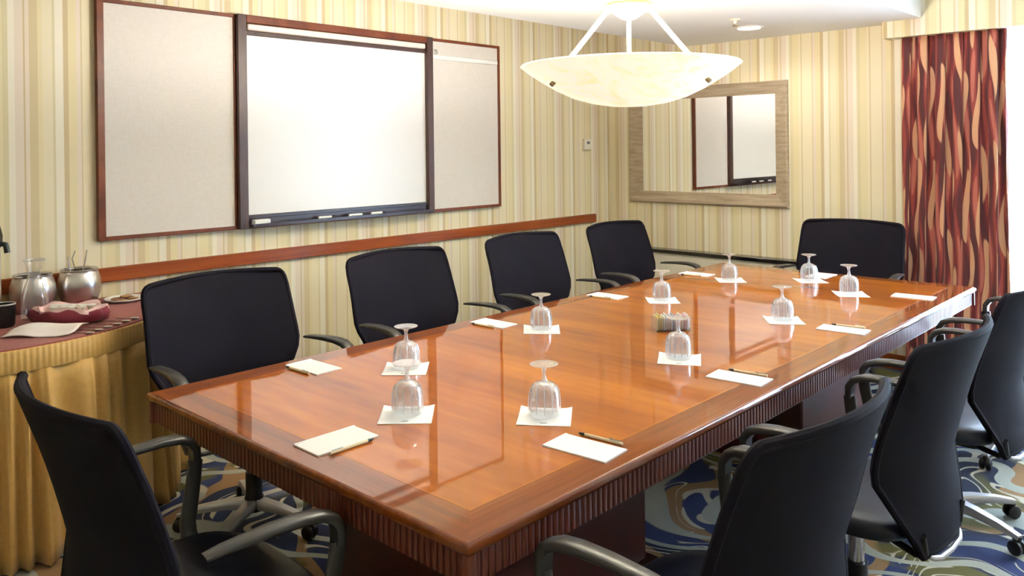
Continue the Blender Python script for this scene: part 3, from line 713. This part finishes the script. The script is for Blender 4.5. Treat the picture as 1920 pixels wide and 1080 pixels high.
# ------------------------------------------------------------------ buffet (half-round table against the whiteboard wall)
BX, BY, BR, BZ = .93, 4.225, .855, .82
bf = thing('buffet_table', 'half-round buffet table with gathered gold skirt against the wall', 'table', (BX, BY, 0))
NA = 48
arc = [(BR*math.cos(PI+PI*i/NA), BR*math.sin(PI+PI*i/NA)) for i in range(NA+1)]
bm = bmesh.new(); prism(bm, [(x*.985, y*.985) for x, y in arc], 'z', BZ-.03, BZ-.002); obj('tabletop', bm, M['mahogany'], bf)
for a in (1.15, 1.5, 1.85):
    bm = bmesh.new(); tube(bm, [(.7*math.cos(a*PI), .7*math.sin(a*PI), 0), (.7*math.cos(a*PI), .7*math.sin(a*PI), BZ-.03)], .018, 8); obj('leg', bm, M['black'], bf)
# skirt
bm = bmesh.new(); ns, nz = 520, 12; rows = []
rnd = random.Random(11); fr = [rnd.uniform(.75, 1.3) for _ in range(60)]
cum = [0]
for f_ in fr: cum.append(cum[-1]+f_)
def phase(t):
    q = t*30; return 2*PI*(q + .35*math.sin(q*1.7) + .2*math.sin(q*.83+1))
for j in range(nz+1):
    z = .012+(BZ-.085-.012)*j/nz; tz = j/nz; row = []
    for i in range(ns+1):
        t = i/ns; a = PI+PI*t; ph = phase(t)
        amp = (.009+.026*(1-tz)**.4)*(.8+.35*math.sin(t*37))
        r = BR+.004+amp*(.6+math.sin(ph)+.35*math.sin(2*ph+.5+2*tz)) + .018*(1-tz)
        row.append(bm.verts.new((r*math.cos(a+.004*math.cos(ph)), r*math.sin(a+.004*math.cos(ph)), z)))
    rows.append(row)
for a, b in zip(rows, rows[1:]):
    for i in range(ns): bm.faces.new((a[i], a[i+1], b[i+1], b[i]))
o = obj('skirt', bm, M['skirt'], bf, angle=180); md = o.modifiers.new('thick', 'SOLIDIFY'); md.thickness = .002
bm = bmesh.new(); rows = []
for z, off in ((BZ-.088, .010), (BZ-.08, .014), (BZ-.04, .013), (BZ-.008, .011), (BZ-.002, .007), (BZ-.002, -.002)):
    row = []
    for i in range(ns+1):
        a = PI+PI*i/ns; r = BR+off+(.0018*math.sin(i*PI/2.0) if BZ-.085 < z < BZ else 0)
        row.append(bm.verts.new((r*math.cos(a), r*math.sin(a), z)))
    rows.append(row)
for a, b in zip(rows, rows[1:]):
    for i in range(ns): bm.faces.new((a[i], a[i+1], b[i+1], b[i]))
obj('header_band', bm, M['skirt'], bf, angle=60)
bm = bmesh.new(); prism(bm, [(BX+x*.996, BY+y*.996) for x, y in arc], 'z', BZ-.002, BZ+.003)
tag(obj('tablecloth', bm, M['rose'], None, smooth=False), 'dusty rose cloth covering the half-round buffet top', 'tablecloth')
CZ = BZ+.003

# steel buckets
def bucket(x, y, lab):
    t = thing('ice_bucket', lab, 'bucket', (x, y, CZ), 0, 'steel ice buckets on the buffet')
    bm = bmesh.new(); lathe(bm, [(0, 0), (.066, 0), (.072, .006), (.088, .05), (.094, .085), (.092, .12), (.083, .15), (.078, .162), (.080, .166), (.077, .167), (.073, .162), (.078, .15), (.087, .12), (.089, .085), (.082, .04), (.066, .012), (0, .010)], 40); obj('body', bm, M['steel'], t, angle=50)
    bm = bmesh.new(); lathe(bm, [(.079, .162), (.083, .166), (.079, .171), (.075, .166), (.079, .162)], 40); obj('rim', bm, M['chrome'], t)
    return t
b1 = at_z(62, 577, CZ); bucket(1.171, 4.10, 'steel ice bucket behind the clear glass carafe')
bucket(1.375, 4.12, 'steel ice bucket with tongs, beside the plate of cookies')
tg = thing('ice_tongs', 'metal ice tongs standing in the steel bucket by the cookies', 'tongs', (1.375, 4.12, CZ+.02))
for sx in (-1, 1):
    bm = bmesh.new(); tube(bm, [(.0, 0, .03), (.012*sx, .002, .12), (.030*sx, .004, .20), (.026*sx+.01, .006, .235)], .0035, 6); obj('arm', bm, M['chrome'], tg)
bm = bmesh.new(); tube(bm, [(-.03, -.03, .05), (-.05, -.02, .16), (-.055, -.015, .215)], .003, 6); obj('arm', bm, M['chrome'], tg)
ca_ = thing('glass_carafe', 'clear glass carafe with flared neck in front of the steel bucket', 'carafe', (1.128, 3.925, CZ))
bm = bmesh.new(); lathe(bm, [(0, 0), (.05, 0), (.054, .006), (.056, .05), (.052, .10), (.040, .145), (.027, .175), (.025, .20), (.034, .235), (.042, .255)], 32); obj('body', bm, M['glass'], ca_, angle=60)
bm = bmesh.new(); lathe(bm, [(.0425, .253), (.044, .256), (.0425, .259), (.041, .256), (.0425, .253)], 32); obj('lip', bm, M['glassfoot'], ca_)
# cookies on plate
pt = thing('cookie_plate', 'white oval plate of brown cookies behind the chair back', 'plate', (1.55, 4.035, CZ))
bm = bmesh.new(); lathe(bm, [(0, .004), (.055, .004), (.08, .014), (.091, .018), (.092, .015), (.08, .008), (.055, 0), (0, 0)], 36); obj('rim', bm, M['white'], pt, angle=60)
for k, (x, y, z, a) in enumerate(((-.028, -.028, .0055, 0), (.028, -.028, .0055, 0), (-.028, .028, .0055, 0), (.002, .0, .0180, .05), (.028, .028, .0055, 0))):
    bm = bmesh.new(); lathe(bm, [(0, 0), (.022, .0008), (.0262, .006), (.021, .011), (0, .0135)], 16)
    for v in bm.verts: v.co += Vector((random.uniform(-1, 1), random.uniform(-1, 1), random.uniform(-1, 1)))*.0007
    tag(obj('cookie', bm, M['cookie'], None, angle=80, loc=(1.55+x, 4.035+y, CZ+z), rot=(a*.6, a, k)), 'brown baked cookie piled on the white plate', 'cookie', 'cookies on the white plate')
# basket lined with wine cloth, full of creamers
bx, by = 1.205, 3.72
bk = thing('cloth_basket', 'wine red cloth-lined basket of creamers behind the folded napkin', 'basket', (bx, by, CZ), -.8)
bm = bmesh.new(); na = 48; rings = []
for q, (r, z) in enumerate(((.0, .0), (.085, 0), (.115, .012), (.128, .035), (.125, .055), (.112, .062), (.098, .050), (.09, .03), (0, .028))):
    if r == 0: rings.append([bm.verts.new((0, 0, z))]); continue
    rings.append([bm.verts.new((1.25*(r+.008*math.sin(5*a+q)*(z > .01)+.006*math.sin(11*a+1))*math.cos(a), .85*(r+.008*math.sin(5*a+q)*(z > .01))*math.sin(a), z+.007*math.sin(4*a+1)*(z > .03)+.006*math.sin(9*a)*(z > .05))) for a in [2*PI*i/na for i in range(na)]])
for a, b in zip(rings, rings[1:]):
    for i in range(na):
        j = (i+1) % na
        if len(a) == 1: bm.faces.new((a[0], b[i], b[j]))
        elif len(b) == 1: bm.faces.new((a[i], a[j], b[0]))
        else: bm.faces.new((a[i], a[j], b[j], b[i]))
obj('wrap', bm, M['wine'], bk, angle=80)
bm = bmesh.new(); rings = []
for q, (r, z) in enumerate(((.122, .052), (.118, .070), (.100, .064), (.088, .045), (.0, .04))):
    if r == 0: rings.append([bm.verts.new((0, 0, z))]); continue
    rings.append([bm.verts.new((1.2*(r+.010*math.sin(6*a+q))*math.cos(a), .82*(r+.008*math.sin(6*a+q))*math.sin(a), z+.008*math.sin(5*a+2)*(z > .05))) for a in [2*PI*i/na for i in range(na)]])
for a, b in zip(rings, rings[1:]):
    for i in range(na):
        j = (i+1) % na
        if len(b) == 1: bm.faces.new((a[i], a[j], b[0]))
        else: bm.faces.new((a[i], a[j], b[j], b[i]))
obj('liner', bm, M['pinknapkin'], bk, angle=80)
cpf = True
for k in range(9):
    x, y = ((-.0775+.03875*k, .0205) if k < 5 else (-.058+.03875*(k-5), -.0205))
    X = bx+x*math.cos(-.8)-y*math.sin(-.8); Yv = by+x*math.sin(-.8)+y*math.cos(-.8)
    t = thing('creamer_cup', 'small cream coloured creamer cup in the wine red basket', 'creamer', (X, Yv, CZ+.0445), k, 'creamer cups in the basket')
    t.rotation_euler = (.03*math.sin(k*2), .03*math.cos(k*3), k)
    bm = bmesh.new(); lathe(bm, [(0, 0), (.012, 0), (.017, .024), (.0, .024)], 14); obj('cup', bm, M['cream'], t)
    bm = bmesh.new(); lathe(bm, [(0, .024), (.019, .024), (.019, .0255), (0, .026)], 14); obj('lid', bm, M['paperwhite'], t)
# folded napkin
bm = bmesh.new(); nn = 16; gg = []
for i in range(nn+1):
    row = []
    for j in range(9):
        a, b_ = i/nn, j/8
        z = .006+.032*math.exp(-((b_-.6-.1*a)/.28)**2)*(.45+.55*math.sin(a*PI)) + .006*math.sin(a*7)
        row.append(bm.verts.new(((a-.5)*.25+.02*(b_-.5), (b_-.5)*(.13+.05*a), max(.003, z))))
    gg.append(row)
for i in range(nn):
    for j in range(8): bm.faces.new((gg[i][j], gg[i+1][j], gg[i+1][j+1], gg[i][j+1]))
o = obj('folded_napkin', bm, M['napkin'], None, angle=180, loc=(1.06, 3.565, CZ-.001), rot=(0, 0, -.62)); md = o.modifiers.new('thick', 'SOLIDIFY'); md.thickness = .003; md.offset = 1
tag(o, 'white folded cloth napkin at the front edge of the buffet', 'napkin')
# teaspoons in a row
for k in range(6):
    q = at_z(150+k*17, 625-k*5.5, CZ)
    t = thing('teaspoon', 'small teaspoon in the row beside the folded napkin', 'spoon', (q.x, q.y, CZ), -1.05, 'teaspoons laid on the buffet')
    bm = bmesh.new(); sweep(bm, [(-.048, 0, .003), (-.015, 0, .004), (.03, 0, .006)], [.009, .006, .004], [.0025, .0025, .003]); obj('handle', bm, M['steel'], t)
    bm = bmesh.new(); lathe(bm, [(0, .001), (.009, .003), (.013, .0065), (.0125, .0075), (.008, .005), (0, .003)], 14)
    for v in bm.verts: v.co.x = v.co.x*1.5+.048
    obj('spoon_bowl', bm, M['steel'], t)
# coffee dispenser at the far end of the buffet
q = thing('coffee_dispenser', 'black and steel coffee dispenser at the end of the buffet', 'coffee dispenser', (.928, 3.985, CZ))
bm = bmesh.new(); lathe(bm, [(0, 0), (.085, 0), (.09, .008), (.09, .03), (.086, .034)], 36); obj('base', bm, M['black'], q)
bm = bmesh.new(); lathe(bm, [(.086, .034), (.086, .30), (.08, .315)], 36); obj('body', bm, M['steel'], q)
bm = bmesh.new(); lathe(bm, [(.08, .315), (.092, .325), (.094, .37), (.085, .41), (.05, .43), (0, .433)], 36); obj('lid', bm, M['black'], q)
bm = bmesh.new(); tube(bm, [(.06, -.06, .34), (.085, -.085, .335), (.09, -.09, .30)], .012, 8); obj('spout', bm, M['black'], q)
cf = thing('coffee_cup', 'black mug standing beside the coffee dispenser', 'mug', (.985, 3.835, CZ))
bm = bmesh.new(); lathe(bm, [(0, 0), (.036, 0), (.042, .01), (.044, .095), (.041, .095), (.039, .012), (0, .01)], 28); obj('body', bm, M['black'], cf)
bm = bmesh.new(); lathe(bm, [(.0445, .092), (.0455, .095), (.0445, .098), (.041, .098), (.0405, .094)], 28); obj('rim', bm, M['silver'], cf)
bm = bmesh.new(); tube(bm, [(-.042, 0, .075), (-.065, 0, .07), (-.07, 0, .05), (-.062, 0, .03), (-.042, 0, .025)], .005, 8); obj('handle', bm, M['black'], cf)
